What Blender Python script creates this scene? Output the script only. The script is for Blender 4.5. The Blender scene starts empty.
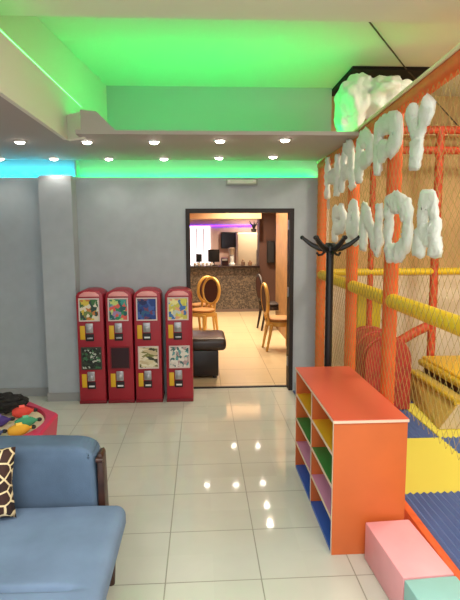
import bpy, bmesh, math, random
from mathutils import Vector, Matrix, noise
random.seed(7)
S = bpy.context.scene
COL = S.collection
PI = math.pi

# ------------------------------------------------------------------ camera model
F = 515.0; VPX, VPY = 201.0, 235.0; ROLL = 0.012; CAMH = 1.65
Yc = Vector((VPX-230.0, 300.0-VPY, -F)).normalized()
Zc = Vector((-ROLL, 1, 0)); Zc = (Zc-Yc*Zc.dot(Yc)).normalized()
Xc = Yc.cross(Zc)
RM = Matrix((Xc, Yc, Zc))
CAM = Vector((0, 0, CAMH))
def hit(px, py, ax, val):
    """where the sight line of a photo point meets a plane of the room (x, y or z = val)"""
    d = RM @ Vector((px-230.0, 300.0-py, -F))
    return CAM + d*((val-CAM[ax])/d[ax])
cd = bpy.data.cameras.new('camera'); cam = bpy.data.objects.new('camera', cd); COL.objects.link(cam)
cd.sensor_fit = 'VERTICAL'; cd.sensor_height = 24; cd.lens = 24*F/600; cd.clip_start = .05
cam.matrix_world = Matrix.Translation(CAM) @ RM.to_4x4()
S.camera = cam

# ------------------------------------------------------------------ materials
def lin(c): return tuple(((v/255)/12.92 if v/255 <= .04045 else ((v/255+.055)/1.055)**2.4) for v in c)+(1,)
MATS = {}
def mat(name, c, rough=.6, metal=0, bump=0, bscale=60, var=0, vscale=8, spec=.5, coat=0):
    m = bpy.data.materials.new(name); m.use_nodes = True
    nt = m.node_tree; b = nt.nodes['Principled BSDF']
    b.inputs['Base Color'].default_value = lin(c); b.inputs['Roughness'].default_value = rough
    b.inputs['Metallic'].default_value = metal; b.inputs['Specular IOR Level'].default_value = spec
    b.inputs['Coat Weight'].default_value = coat
    tc = nt.nodes.new('ShaderNodeTexCoord')
    if var:
        n = nt.nodes.new('ShaderNodeTexNoise'); n.inputs['Scale'].default_value = vscale; n.inputs['Detail'].default_value = 4
        nt.links.new(tc.outputs['Object'], n.inputs['Vector'])
        r = nt.nodes.new('ShaderNodeValToRGB')
        r.color_ramp.elements[0].position = .3; r.color_ramp.elements[1].position = .7
        r.color_ramp.elements[0].color = lin([max(0, v*(1-var)) for v in c]); r.color_ramp.elements[1].color = lin([min(255, v*(1+var)) for v in c])
        nt.links.new(n.outputs['Fac'], r.inputs['Fac']); nt.links.new(r.outputs['Color'], b.inputs['Base Color'])
    if bump:
        n = nt.nodes.new('ShaderNodeTexNoise'); n.inputs['Scale'].default_value = bscale; n.inputs['Detail'].default_value = 3
        nt.links.new(tc.outputs['Object'], n.inputs['Vector'])
        bp = nt.nodes.new('ShaderNodeBump'); bp.inputs['Strength'].default_value = bump; bp.inputs['Distance'].default_value = .01
        nt.links.new(n.outputs['Fac'], bp.inputs['Height']); nt.links.new(bp.outputs['Normal'], b.inputs['Normal'])
    MATS[name] = m
    return m
def emit(name, c, s):
    m = bpy.data.materials.new(name); m.use_nodes = True
    nt = m.node_tree; nt.nodes.clear()
    e = nt.nodes.new('ShaderNodeEmission'); o = nt.nodes.new('ShaderNodeOutputMaterial')
    e.inputs['Color'].default_value = lin(c); e.inputs['Strength'].default_value = s
    nt.links.new(e.outputs[0], o.inputs[0]); return m
def cells(name, stops, scale, rough=.5, edge=None, edge_w=.06, stretch=(1, 1, 1), flat=False):
    """voronoi cells coloured through a ramp; edge = colour of the lines between cells"""
    m = bpy.data.materials.new(name); m.use_nodes = True
    nt = m.node_tree; b = nt.nodes['Principled BSDF']; b.inputs['Roughness'].default_value = rough
    tc = nt.nodes.new('ShaderNodeTexCoord'); mp = nt.nodes.new('ShaderNodeMapping'); mp.inputs['Scale'].default_value = stretch
    nt.links.new(tc.outputs['Object'], mp.inputs['Vector'])
    src = mp.outputs['Vector']
    if not edge:
        nz = nt.nodes.new('ShaderNodeTexNoise'); nz.inputs['Scale'].default_value = scale*.7
        nt.links.new(src, nz.inputs['Vector'])
        mx = nt.nodes.new('ShaderNodeMixRGB'); mx.inputs['Fac'].default_value = .06
        nt.links.new(src, mx.inputs[1]); nt.links.new(nz.outputs['Color'], mx.inputs[2]); src = mx.outputs[0]
    v = nt.nodes.new('ShaderNodeTexVoronoi'); v.inputs['Scale'].default_value = scale
    nt.links.new(src, v.inputs['Vector'])
    sp = nt.nodes.new('ShaderNodeSeparateColor'); nt.links.new(v.outputs['Color'], sp.inputs[0])
    r = nt.nodes.new('ShaderNodeValToRGB'); r.color_ramp.interpolation = 'CONSTANT'
    k = len(stops)
    while len(r.color_ramp.elements) < k: r.color_ramp.elements.new(.5)
    for i, c in enumerate(stops):
        r.color_ramp.elements[i].position = i/k; r.color_ramp.elements[i].color = lin(c)
    nt.links.new(sp.outputs[0], r.inputs['Fac'])
    out = r.outputs['Color']
    if edge:
        ve = nt.nodes.new('ShaderNodeTexVoronoi'); ve.feature = 'DISTANCE_TO_EDGE'; ve.inputs['Scale'].default_value = scale
        nt.links.new(src, ve.inputs['Vector'])
        lt = nt.nodes.new('ShaderNodeMath'); lt.operation = 'LESS_THAN'; lt.inputs[1].default_value = edge_w
        nt.links.new(ve.outputs['Distance'], lt.inputs[0])
        mx2 = nt.nodes.new('ShaderNodeMixRGB'); mx2.inputs[2].default_value = lin(edge)
        nt.links.new(lt.outputs[0], mx2.inputs['Fac']); nt.links.new(out, mx2.inputs[1]); out = mx2.outputs[0]
    nt.links.new(out, b.inputs['Base Color'])
    return m
def tiles(name, c, grout, px, py, ox, oy, gw, rough, var=.03):
    """glossy rectangular floor tiles with thin grout lines, in room metres"""
    m = bpy.data.materials.new(name); m.use_nodes = True
    nt = m.node_tree; b = nt.nodes['Principled BSDF']
    g = nt.nodes.new('ShaderNodeNewGeometry'); sp = nt.nodes.new('ShaderNodeSeparateXYZ'); nt.links.new(g.outputs['Position'], sp.inputs[0])
    def M(op, a, bb=None):
        n = nt.nodes.new('ShaderNodeMath'); n.operation = op
        for i, q in enumerate((a, bb)):
            if q is None: continue
            if isinstance(q, (int, float)): n.inputs[i].default_value = q
            else: nt.links.new(q, n.inputs[i])
        return n.outputs[0]
    def axis(o, p, off):
        t = M('ADD', M('DIVIDE', M('SUBTRACT', o, off), p), 100.5)
        fr = M('ABSOLUTE', M('SUBTRACT', M('FRACT', t), .5))
        return M('LESS_THAN', fr, gw/p/2), M('FLOOR', t)
    gx, ix = axis(sp.outputs[0], px, ox); gy, iy = axis(sp.outputs[1], py, oy)
    gr = M('MAXIMUM', gx, gy)
    wn = nt.nodes.new('ShaderNodeTexWhiteNoise'); wn.noise_dimensions = '2D'
    cb = nt.nodes.new('ShaderNodeCombineXYZ'); nt.links.new(ix, cb.inputs[0]); nt.links.new(iy, cb.inputs[1]); nt.links.new(cb.outputs[0], wn.inputs['Vector'])
    nz = nt.nodes.new('ShaderNodeTexNoise'); nz.inputs['Scale'].default_value = 9; nz.inputs['Detail'].default_value = 5
    nt.links.new(g.outputs['Position'], nz.inputs['Vector'])
    f = M('ADD', M('MULTIPLY', wn.outputs['Value'], .5), M('MULTIPLY', nz.outputs['Fac'], .5))
    r = nt.nodes.new('ShaderNodeValToRGB')
    r.color_ramp.elements[0].color = lin([v*(1-var) for v in c]); r.color_ramp.elements[1].color = lin([min(255, v*(1+var)) for v in c])
    nt.links.new(f, r.inputs['Fac'])
    mx = nt.nodes.new('ShaderNodeMixRGB'); mx.inputs[2].default_value = lin(grout)
    nt.links.new(gr, mx.inputs['Fac']); nt.links.new(r.outputs['Color'], mx.inputs[1]); nt.links.new(mx.outputs[0], b.inputs['Base Color'])
    ro = M('ADD', M('MULTIPLY', gr, .5), rough); nt.links.new(ro, b.inputs['Roughness'])
    bp = nt.nodes.new('ShaderNodeBump'); bp.inputs['Strength'].default_value = .3; bp.inputs['Distance'].default_value = .002
    nt.links.new(M('SUBTRACT', 1.0, gr), bp.inputs['Height']); nt.links.new(bp.outputs['Normal'], b.inputs['Normal'])
    return m

# ------------------------------------------------------------------ mesh helpers
def B(): return bmesh.new()
def box(bm, lo, hi, bev=0, seg=2, rot=None, cuts=0):
    t = bmesh.new(); bmesh.ops.create_cube(t, size=1)
    lo, hi = Vector(lo), Vector(hi); c = (lo+hi)/2; d = hi-lo
    for v in t.verts: v.co = Vector((v.co.x*d.x, v.co.y*d.y, v.co.z*d.z))
    if cuts: bmesh.ops.subdivide_edges(t, edges=t.edges[:], cuts=cuts, use_grid_fill=True)
    if bev: bmesh.ops.bevel(t, geom=t.edges[:], offset=bev, segments=seg, affect='EDGES', profile=.5)
    if rot: bmesh.ops.rotate(t, verts=t.verts, cent=(0, 0, 0), matrix=rot)
    bmesh.ops.translate(t, verts=t.verts, vec=c); add(bm, t)
def add(bm, t):
    me = bpy.data.meshes.new('tmp'); t.to_mesh(me); t.free(); bm.from_mesh(me); bpy.data.meshes.remove(me)
def tube(bm, pts, r, n=12, closed=False, cap=True, flat=None):
    """round tube along a path; r a number or one per point; flat=(axis vector, factor) squashes the section"""
    pts = [Vector(p) for p in pts]; k = len(pts)
    rs = r if isinstance(r, (list, tuple)) else [r]*k
    rings = []; up = None
    for i, p in enumerate(pts):
        a = pts[(i-1) % k] if (closed or i > 0) else p; b = pts[(i+1) % k] if (closed or i < k-1) else p
        t = (b-a).normalized()
        if up is None:
            up = Vector((0, 0, 1)) if abs(t.z) < .9 else Vector((1, 0, 0))
        u = (up-t*up.dot(t)).normalized(); w = t.cross(u); up = u
        ring = []
        for j in range(n):
            o = (u*math.cos(2*PI*j/n)+w*math.sin(2*PI*j/n))*rs[i]
            if flat: ax = Vector(flat[0]); o = o-ax*o.dot(ax)*(1-flat[1])
            ring.append(bm.verts.new(p+o))
        rings.append(ring)
    for i in range(k if closed else k-1):
        A, C = rings[i], rings[(i+1) % k]
        for j in range(n): bm.faces.new((A[j], A[(j+1) % n], C[(j+1) % n], C[j]))
    if cap and not closed:
        bm.faces.new(rings[0][::-1]); bm.faces.new(rings[-1])
def cyl(bm, p0, p1, r0, r1=None, n=16): tube(bm, [p0, p1], [r0, r0 if r1 is None else r1], n)
def lathe(bm, prof, c=(0, 0, 0), n=24):
    c = Vector(c); rings = []
    for r, z in prof:
        rings.append([bm.verts.new(c+Vector((r*math.cos(2*PI*j/n), r*math.sin(2*PI*j/n), z))) for j in range(n)])
    for A, C in zip(rings, rings[1:]):
        for j in range(n): bm.faces.new((A[j], A[(j+1) % n], C[(j+1) % n], C[j]))
    bm.faces.new(rings[0][::-1]); bm.faces.new(rings[-1])
def prism(bm, poly, axis, lo, hi, bev=0, seg=2):
    """polygon in the other two axes (in order) swept along axis"""
    t = bmesh.new()
    def P(a, b, s):
        return {0: (s, a, b), 1: (a, s, b), 2: (a, b, s)}[axis]
    A = [t.verts.new(P(a, b, lo)) for a, b in poly]; C = [t.verts.new(P(a, b, hi)) for a, b in poly]
    n = len(poly)
    for i in range(n): t.faces.new((A[i], A[(i+1) % n], C[(i+1) % n], C[i]))
    t.faces.new(A[::-1]); t.faces.new(C)
    bmesh.ops.recalc_face_normals(t, faces=t.faces)
    if bev: bmesh.ops.bevel(t, geom=t.edges[:], offset=bev, segments=seg, affect='EDGES', profile=.5)
    add(bm, t)
def blob(bm, c, r, amp=.15, freq=4, sub=4, seed=0, rot=None):
    t = bmesh.new(); bmesh.ops.create_icosphere(t, subdivisions=sub, radius=1)
    for v in t.verts:
        d = v.co.normalized()
        k = 1+amp*noise.fractal(d*freq*.5+Vector((seed*7.3, seed*3.1, 0)), 1.0, 2.0, 4)
        v.co = Vector((d.x*r[0], d.y*r[1], d.z*r[2]))*k
    if rot: bmesh.ops.rotate(t, verts=t.verts, cent=(0, 0, 0), matrix=rot)
    bmesh.ops.translate(t, verts=t.verts, vec=c); add(bm, t)
def link(name, bm, m, parent=None, base=None, angle=35):
    org = Vector(base) if base is not None else (parent['_org'] and Vector(parent['_org']) if parent else Vector((0, 0, 0)))
    bmesh.ops.remove_doubles(bm, verts=bm.verts, dist=1e-5)
    bmesh.ops.recalc_face_normals(bm, faces=bm.faces)
    bmesh.ops.translate(bm, verts=bm.verts, vec=-org)
    me = bpy.data.meshes.new(name); bm.to_mesh(me); bm.free()
    for p in me.polygons: p.use_smooth = True
    me.set_sharp_from_angle(angle=math.radians(angle))
    me.materials.append(m)
    o = bpy.data.objects.new(name, me); COL.objects.link(o)
    o['_org'] = tuple(org)
    if parent:
        o.parent = parent; o.location = org-Vector(parent['_org'])
    else: o.location = org
    return o
def tag(o, label, cat, group=None, kind=None):
    if label: o['label'] = label
    if cat: o['category'] = cat
    if group: o['group'] = group
    if kind: o['kind'] = kind
    return o
def thing(name, loc, label, cat, group=None):
    o = bpy.data.objects.new(name, None); COL.objects.link(o); o.location = loc; o['_org'] = tuple(loc)
    o.empty_display_size = .1
    return tag(o, label, cat, group)
def struct(name, bm, m, parent=None):
    o = link(name, bm, m, parent, base=(0, 0, 0) if not parent else None); o['kind'] = 'structure'; return o
def dup(root, loc, rz, label, group=None):
    r = root.copy(); COL.objects.link(r); r.location = loc; r.rotation_euler = (0, 0, rz); r['label'] = label
    if group: r['group'] = group
    for ch in list(root.children):
        c = ch.copy(); COL.objects.link(c); c.parent = r
        for g in list(ch.children):
            d = g.copy(); COL.objects.link(d); d.parent = c
    return r

# ------------------------------------------------------------------ palette
wall_m = mat('grey_wall_paint', (170, 178, 182), .75, bump=.05, bscale=90, var=.02)
white_m = mat('white_ceiling_paint', (226, 220, 206), .85, bump=.03)
soffit_m = mat('soffit_paint', (172, 158, 154), .8)
skirt_m = mat('grey_skirting', (150, 152, 150), .6)
tile_m = tiles('cream_floor_tile', (203, 205, 191), (150, 150, 135), .462, .425, -.19, 3.136, .006, .055)
warmtile_m = tiles('beige_bar_tile', (214, 190, 150), (170, 145, 110), .6, .6, .2, 5.6, .006, .3)
tan_m = mat('tan_wall_paint', (210, 174, 124), .85, var=.05, vscale=2)
cream_m = mat('cream_wall_paint', (236, 222, 196), .85)
peach_m = mat('peach_paint', (226, 180, 140), .8)
dark_m = mat('dark_brown_frame', (30, 20, 16), .6)
black_m = mat('black_plastic', (14, 14, 16), .4)
shade_m = mat('opening_shade', (22, 16, 14), .95)
wood_m = mat('honey_wood', (196, 142, 84), .45, var=.12, vscale=6)
orangepad_m = mat('orange_foam_sleeve', (224, 98, 40), .55, var=.05, vscale=14)
rust_m = mat('rust_orange_sleeve', (198, 74, 40), .6, var=.12, vscale=30)
yellowpad_m = mat('yellow_foam_sleeve', (232, 200, 30), .45, bump=.08, bscale=30)
red_m = mat('red_cabinet_enamel', (158, 30, 46), .38, var=.03)
fleece_m = mat('white_fleece', (230, 234, 224), .95, bump=.6, bscale=120, spec=.1)
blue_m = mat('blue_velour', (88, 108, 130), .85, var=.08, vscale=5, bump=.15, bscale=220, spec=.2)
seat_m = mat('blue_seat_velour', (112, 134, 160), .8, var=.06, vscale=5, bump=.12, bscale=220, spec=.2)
walnut_m = mat('dark_walnut', (58, 34, 26), .4, var=.2, vscale=20)
green_led = emit('green_led', (90, 255, 105), 6.5)
cove_led = emit('green_cove_led', (0, 255, 112), 32)
blue_led = emit('blue_led', (0, 225, 255), 60)
lip_led = emit('green_lip_led', (0, 255, 112), 52)
lamp_on = emit('lit_lamp', (255, 244, 226), 45)
white_plastic = mat('white_plastic', (225, 225, 220), .4)
chrome_m = mat('brushed_steel', (170, 170, 172), .35, metal=.7)
gold_m = mat('gold_paint', (204, 160, 84), .35, metal=.35)
brown_up = mat('brown_upholstery', (66, 30, 26), .7)
leather_m = mat('black_leather', (26, 20, 20), .35, bump=.1, bscale=80)

# ------------------------------------------------------------------ room shell
ZC = 3.14           # ceiling
ZS = 2.372          # underside of the dropped soffit
WY = 5.3            # face of the back wall
ZT = 2.225          # top of the furred lower wall (cove ledge)
DX0, DX1, DZ = -.135, .935, 1.895
bm = B(); box(bm, (-3, -2, -.1), (4.2, 5.45, 0)); struct('floor', bm, tile_m)
bm = B(); box(bm, (-4, 5.45, -.1), (4.2, 14, 0)); struct('floor_bar', bm, warmtile_m)
bm = B()
box(bm, (-3, WY, 0), (DX0, WY+.15, ZT)); box(bm, (DX1, WY, 0), (1.24, WY+.15, ZT)); box(bm, (DX0, WY, DZ), (DX1, WY+.15, ZT)); box(bm, (-1.246, WY+.01, ZT), (-1.23, WY+.15, ZS+.03))
struct('wall_back', bm, wall_m)
bm = B(); box(bm, (-3, WY+.1501, DZ+.02), (1.36, WY+.27, ZC)); struct('wall_back_upper', bm, mat('pale_grey_paint', (182, 188, 188), .8))
bm = B(); box(bm, (-1.545, 5.105, 0), (-1.235, 5.299, ZT)); struct('wall_pillar', bm, wall_m)
bm = B(); box(bm, (-3.1, -2, 0), (-3, 5.45, ZC)); struct('wall_left', bm, wall_m)
bm = B(); box(bm, (4.2, -2, 0), (4.3, 5.8, ZC)); struct('wall_right', bm, tan_m)
bm = B(); box(bm, (1.36, 5.72, 1.18), (4.2, 5.82, ZC)); struct('wall_play', bm, tan_m)
bm = B(); box(bm, (1.241, 5.70, 0), (4.2, 5.82, 1.179)); struct('wall_play_lower', bm, cream_m)
bm = B(); box(bm, (1.241, 5.46, 0), (1.36, 5.70, ZC-.9)); struct('wall_play_return', bm, cream_m)
bm = B(); box(bm, (-3.1, -2, ZC), (4.3, 5.82, ZC+.1)); struct('ceiling', bm, white_m)
# near beam under the ceiling
nb = hit(200, 19, 2, 2.86)
bm = B(); box(bm, (-1.24, nb.y-1.3, 2.86), (4.2, nb.y, ZC-.001)); struct('trim_1', bm, white_m)
# slanting side wall of the raised bay
bm = B(); prism(bm, [(-1.36, 1.5), (-.93, WY+.15), (-1.1, WY+.15), (-1.6, 1.5)], 2, 2.5, ZC-.001); struct('wall_bay', bm, white_m)
# dropped soffit: left slab, back slab
FX = -1.0
bm = B(); box(bm, (-3, -2, ZS), (FX-.001, 5.165, ZS+.07)); box(bm, (FX-.001, 4.09, ZS), (-.89, 5.165, ZS+.028)); box(bm, (-.8899, 3.86, ZS), (1.22, 5.165, ZS+.028)); struct('trim_2', bm, soffit_m)
# fascia with the led groove on its top
FE = hit(82, 108, 0, FX)
bm = B(); prism(bm, [(-2, ZS-.002), (4.09, ZS-.002), (4.09, ZS+.029), (FE.y, ZS+.029), (FE.y, FE.z), (2.7, 2.675), (-2, 2.60)], 0, FX-.03, FX); struct('trim_3', bm, white_m)
# corner board where the fascia turns
bm = B(); prism(bm, [(FX+.0005, 4.085), (-.85, 3.96), (-.85, 4.03), (FX+.0005, 4.139)], 2, ZS-.003, hit(82, 111, 1, 3.96).z); struct('trim_4', bm, white_m)
P = [hit(82, 111, 1, 3.9), hit(97, 112.5, 1, 3.9), hit(118, 133, 1, 3.9)]
bm = B(); prism(bm, [(-.849, ZS-.001), (P[2].x+.05, ZS-.001), (P[2].x, P[2].z), (P[1].x, P[1].z), (-.849, P[0].z)], 1, 3.858, 3.95); struct('trim_7', bm, soffit_m)
# flat panel coloured dark for the shade in a ceiling opening over the frame
bm = B(); box(bm, (1.37, 4.75, ZC-.03), (2.2, 5.65, ZC-.001)); struct('trim_5', bm, shade_m)
# skirting
bm = B(); box(bm, (-3, WY-.015, 0), (-1.546, WY-.0005, .085)); struct('baseboard_back', bm, skirt_m)
bm = B(); box(bm, (-1.555, 5.09, 0), (-1.225, 5.1045, .085)); struct('baseboard_pillar', bm, skirt_m)
bm = B(); box(bm, (DX1+.05, WY-.015, 0), (1.15, WY-.0005, .085)); struct('baseboard_right', bm, skirt_m)
# door frame
d1 = bpy.data.objects.new('door_1', None); COL.objects.link(d1); d1['_org'] = (0, 0, 0); d1['kind'] = 'structure'
bm = B()
box(bm, (DX0-.02, WY-.012, 0), (DX0+.02, WY+.16, DZ+.02)); box(bm, (DX1-.02, WY-.012, 0), (DX1+.02, WY+.16, DZ+.02)); box(bm, (DX0+.02, WY-.012, DZ-.02), (DX1-.02, WY+.16, DZ+.02))
link('door_frame', bm, dark_m, d1)
bm = B(); box(bm, (DX0+.02, WY+.12, 0), (DX1-.02, WY+.155, .012)); link('threshold', bm, dark_m, d1)
bm = B()
for z in (.25, 1.0, 1.7): box(bm, (DX1-.03, WY+.05, z), (DX1-.02, WY+.08, z+.1))
link('hinge', bm, chrome_m, d1)

# ------------------------------------------------------------------ led strips
def strip(name, bm, m, label): return tag(link(name, bm, m), label, 'led strip', 'colour led strips')
bm = B(); box(bm, (-1.225, WY+.10, ZT+.001), (1.2, WY+.125, ZT+.010)); tag(link('led_strip', bm, cove_led), 'green led strip glowing in the wall cove above the doorway and vending machines', 'led strip')
bm = B(); box(bm, (-2.95, WY+.10, ZT+.001), (-1.25, WY+.125, ZT+.010)); tag(link('led_strip', bm, blue_led), 'blue led strip glowing in the wall cove at the left above the pillar', 'led strip')
bm = B(); box(bm, (-.86, 4.42, ZS+.0285), (1.2, 4.45, ZS+.04)); tag(link('led_strip', bm, lip_led), 'green led strip along the front edge of the back soffit, lighting the raised ceiling', 'led strip')
bm = B(); prism(bm, [(2.0, 2.659), (2.7, 2.6755), (FE.y, FE.z+.0005), (FE.y, FE.z+.012), (2.7, 2.687), (2.0, 2.671)], 0, FX-.022, FX-.004)
tag(link('led_strip', bm, green_led), 'pale green led line along the top edge of the left soffit fascia', 'led strip')

# ------------------------------------------------------------------ downlights
spots = [((20, 141), 'front row, leftmost, below the white fascia'), ((87, 141), 'front row, second from left, beside the fascia corner'),
         ((154, 141), 'front row, third from left'), ((220, 140), 'front row, fourth from left'), ((285, 139), 'front row, rightmost, near the play frame'),
         ((0, 158), 'back row, at the very left edge of the picture'), ((54, 158), 'back row, above the grey pillar'), ((109, 158), 'back row, above the vending machines at left'),
         ((164, 158), 'back row, above the gap between the right two vending machines'), ((219, 157), 'back row, above the left half of the doorway'), ((273, 156), 'back row, above the right half of the doorway')]
def lamp(name, typ, loc, energy, color=(1, .93, .82), size=.1, angle=None, rot=(0, 0, 0), parent=None, **k):
    l = bpy.data.lights.new(name, typ); l.energy = energy; l.color = color
    if typ == 'AREA': l.size = size; l.shape = k.get('shape', 'SQUARE'); l.size_y = k.get('size_y', size)
    else: l.shadow_soft_size = size
    if typ == 'SPOT': l.spot_size = angle; l.spot_blend = .7
    o = bpy.data.objects.new(name, l); COL.objects.link(o); o.location = loc; o.rotation_euler = rot
    return o
def downlight(loc, z, label, group, e, r=.035, color=(1, .93, .82)):
    t = thing('downlight', (loc.x, loc.y, z), label, 'ceiling light', group)
    bm = B(); lathe(bm, [(r*1.35, -.0005), (r*1.35, -.006), (r, -.01), (r, -.0005)], t.location, 20); link('trim_ring', bm, white_plastic, t)
    bm = B(); lathe(bm, [(r*.98, -.004), (r*.98, -.011), (r*.8, -.018), (r*.45, -.022), (r*.1, -.024)], t.location, 20); link('bulb', bm, lamp_on, t)
    lamp('downlight_beam', 'SPOT', (loc.x, loc.y, z-.03), e, color, .03, math.radians(125)).location.z = z-.05
for p, w in spots:
    q = hit(*p, 2, ZS)
    downlight(q, ZS, 'round soffit downlight, '+w, 'soffit downlights', 3.5)

# ------------------------------------------------------------------ emergency light over the door
t = thing('emergency_light', (.41, WY, 2.15), 'slim white emergency light fixture on the wall above the doorway', 'light fixture')
bm = B(); box(bm, (.255, WY-.045, 2.146), (.575, WY, 2.205), .006); link('housing', bm, mat('grey_plastic', (150, 160, 150), .5), t)
bm = B(); box(bm, (.27, WY-.05, 2.160), (.56, WY-.0452, 2.198), .002); link('diffuser', bm, mat('milky_diffuser', (205, 215, 195), .3), t)
for x in (.275, .53):
    bm = B(); box(bm, (x, WY-.056, 2.175), (x+.025, WY-.0505, 2.195), .002); link('lamp', bm, white_plastic, t)

# ------------------------------------------------------------------ toy vending machines
yel_st = mat('yellow_sticker', (222, 176, 30), .5)
frame_w = mat('pale_poster_frame', (214, 196, 190), .5)
crown_m = mat('pink_crown_panel', (226, 150, 146), .35)
slot_m = mat('dark_slot', (28, 20, 24), .6)
darkred = mat('dark_red_panel', (120, 14, 28), .5)
posters = {
 'a': cells('poster_green_yellow', [(60, 110, 60), (214, 190, 70), (40, 70, 60), (222, 214, 190), (196, 120, 60), (110, 130, 70)], 30),
 'b': cells('poster_teal', [(60, 150, 140), (196, 208, 120), (30, 90, 90), (220, 90, 80), (40, 130, 90), (150, 130, 170)], 30),
 'c': cells('poster_blue', [(30, 60, 130), (24, 40, 90), (60, 90, 160), (30, 60, 130), (110, 60, 90), (40, 90, 130)], 30),
 'd': cells('poster_yellow_blue', [(214, 210, 90), (232, 224, 150), (60, 110, 170), (200, 190, 80), (222, 160, 120), (190, 200, 190)], 30),
 'e': cells('poster_dark_capsules', [(36, 44, 36), (60, 110, 70), (30, 34, 30), (190, 196, 180), (50, 60, 44), (26, 30, 28)], 45),
 'g': cells('poster_cream_prints', [(220, 208, 176), (214, 200, 160), (120, 120, 60), (226, 216, 190), (60, 60, 40), (200, 180, 140)], 34, stretch=(.45, 1, 1.3)),
 'h': cells('poster_white_teal', [(222, 216, 206), (90, 150, 150), (210, 200, 190), (50, 100, 100), (222, 216, 206), (180, 150, 150)], 36)}
empty_m = mat('empty_dark_window', (52, 30, 36), .25)
mach = [(78, 104.5, 'a', 'e', 'red toy vending machine at the left end, green and yellow poster above dark capsule window'),
        (107, 133, 'b', None, 'red toy vending machine second from left, with an empty dark lower window'),
        (135, 161.5, 'c', 'g', 'red toy vending machine third from left, with a dark blue upper poster'),
        (166, 192.5, 'd', 'h', 'red toy vending machine standing slightly apart beside the doorway, yellow and blue poster')]
for x0p, x1p, up_, lo_, lab in mach:
    x0 = hit(x0p, 350, 1, 5.0).x; x1 = hit(x1p, 350, 1, 5.0).x
    w = x1-x0; c = (x0+x1)/2; yf = 5.0; yb = 5.285
    if c < -1.0: yb = 5.285
    t = thing('toy_vending_machine', (c, yf+.14, 0), lab, 'vending machine', 'toy vending machines by the doorway')
    bm = B()
    prof = [(x0, 0), (x1, 0), (x1, 1.075), (x1-.02, 1.105), (c+w*.25, 1.125), (c, 1.13), (c-w*.25, 1.125), (x0+.02, 1.105), (x0, 1.075)]
    prism(bm, prof, 1, yf, yb, .006); link('cabinet', bm, red_m, t)
    bm = B(); prism(bm, [(x0-.003, 0), (x1+.003, 0), (x1+.003, .03), (x0-.003, .03)], 1, yf-.01, yb, .003); link('plinth', bm, darkred, t)
    bm = B(); prism(bm, [(x0+.03, 1.065), (x1-.03, 1.065), (x1-.035, 1.085), (c+w*.2, 1.11), (c, 1.114), (c-w*.2, 1.11), (x0+.035, 1.085)], 1, yf-.014, yf-.0005, .004); link('crown_panel', bm, crown_m, t)
    for k, (z0, z1, key) in enumerate(((.825, 1.05, up_), (.345, .57, lo_))):
        a0, a1 = x0+.024, x1-.034
        if k: a0 += .006; a1 += .006
        bm = B()
        fw = .011
        box(bm, (a0, yf-.012, z0), (a0+fw, yf-.0005, z1)); box(bm, (a1-fw, yf-.012, z0), (a1, yf-.0005, z1))
        box(bm, (a0+fw, yf-.012, z0), (a1-fw, yf-.0005, z0+fw)); box(bm, (a0+fw, yf-.012, z1-fw), (a1-fw, yf-.0005, z1))
        fm = frame_w if key not in (None, 'e') else (darkred if key is None else mat('dark_green_frame', (60, 62, 52), .5))
        wd = link('window_frame', bm, fm, t)
        bm = B(); box(bm, (a0+fw, yf-.006, z0+fw), (a1-fw, yf-.0005, z1-fw)); link('display_card' if key else 'window_pane', bm, posters[key] if key else empty_m, wd)
        zz = z0-.225+.02
        bm = B(); box(bm, (x0+.028, yf-.006, zz+.025), (x0+.075, yf-.0005, zz+.16), .002); link('price_sticker', bm, yel_st, t)
        bm = B(); box(bm, (x0+.085, yf-.02, zz+.09), (x0+.155, yf-.0005, zz+.185), .006); mc = link('coin_mechanism', bm, chrome_m, t)
        bm = B(); lathe(bm, [(.024, 0), (.024, .014), (.018, .018)], (0, 0, 0), 18)
        bmesh.ops.rotate(bm, verts=bm.verts, cent=(0, 0, 0), matrix=Matrix.Rotation(PI/2, 3, 'X'))
        box(bm, (-.005, -.032, -.02), (.005, -.016, .02), .002)
        bmesh.ops.translate(bm, verts=bm.verts, vec=(x0+.12, yf-.02, zz+.13)); link('turn_knob', bm, chrome_m, mc)
        bm = B(); box(bm, (x0+.08, yf-.01, zz+.01), (x0+.16, yf-.0005, zz+.08), .003); ch = link('prize_chute', bm, slot_m, t)
        bm = B(); box(bm, (x0+.095, yf-.016, zz+.03), (x0+.15, yf-.0105, zz+.046), .002); link('chute_lip', bm, white_plastic if (k or up_ == 'c') else chrome_m, ch)

# ------------------------------------------------------------------ cubby shelf
sx0, sx1, sy0, sy1, sh = .655, 1.033, 2.45, 3.49, .727
t = thing('cubby_shelf', ((sx0+sx1)/2, (sy0+sy1)/2, 0), 'orange cubby shelf with red top and coloured shelves on the tiled floor', 'shelf')
or_m = mat('orange_laminate', (206, 104, 50), .4, var=.04, vscale=3)
top_m = mat('red_orange_laminate', (212, 92, 66), .3)
edge_m = mat('cream_edge_band', (232, 206, 180), .4)
th = .02
bm = B(); box(bm, (sx0, sy0, 0), (sx1, sy0+th, sh-th), .001, 1); link('end_panel', bm, or_m, t)
bm = B(); box(bm, (sx0, sy1-th, 0), (sx1, sy1, sh-th), .001, 1); link('end_panel', bm, or_m, t)
bm = B(); box(bm, (sx0-.004, sy0-.006, sh-th), (sx1+.004, sy1+.006, sh), .002, 1); tp = link('top_board', bm, top_m, t); tp['label'] = 'red-orange top board'
bm = B(); box(bm, (sx0-.0055, sy0-.0075, sh-th*.85), (sx1+.004, sy0-.0062, sh-.003)); box(bm, (sx0-.0055, sy0-.0062, sh-th*.85), (sx0-.0042, sy1+.006, sh-.003)); link('edge_band', bm, edge_m, tp)
ym = (sy0+sy1)/2
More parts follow.
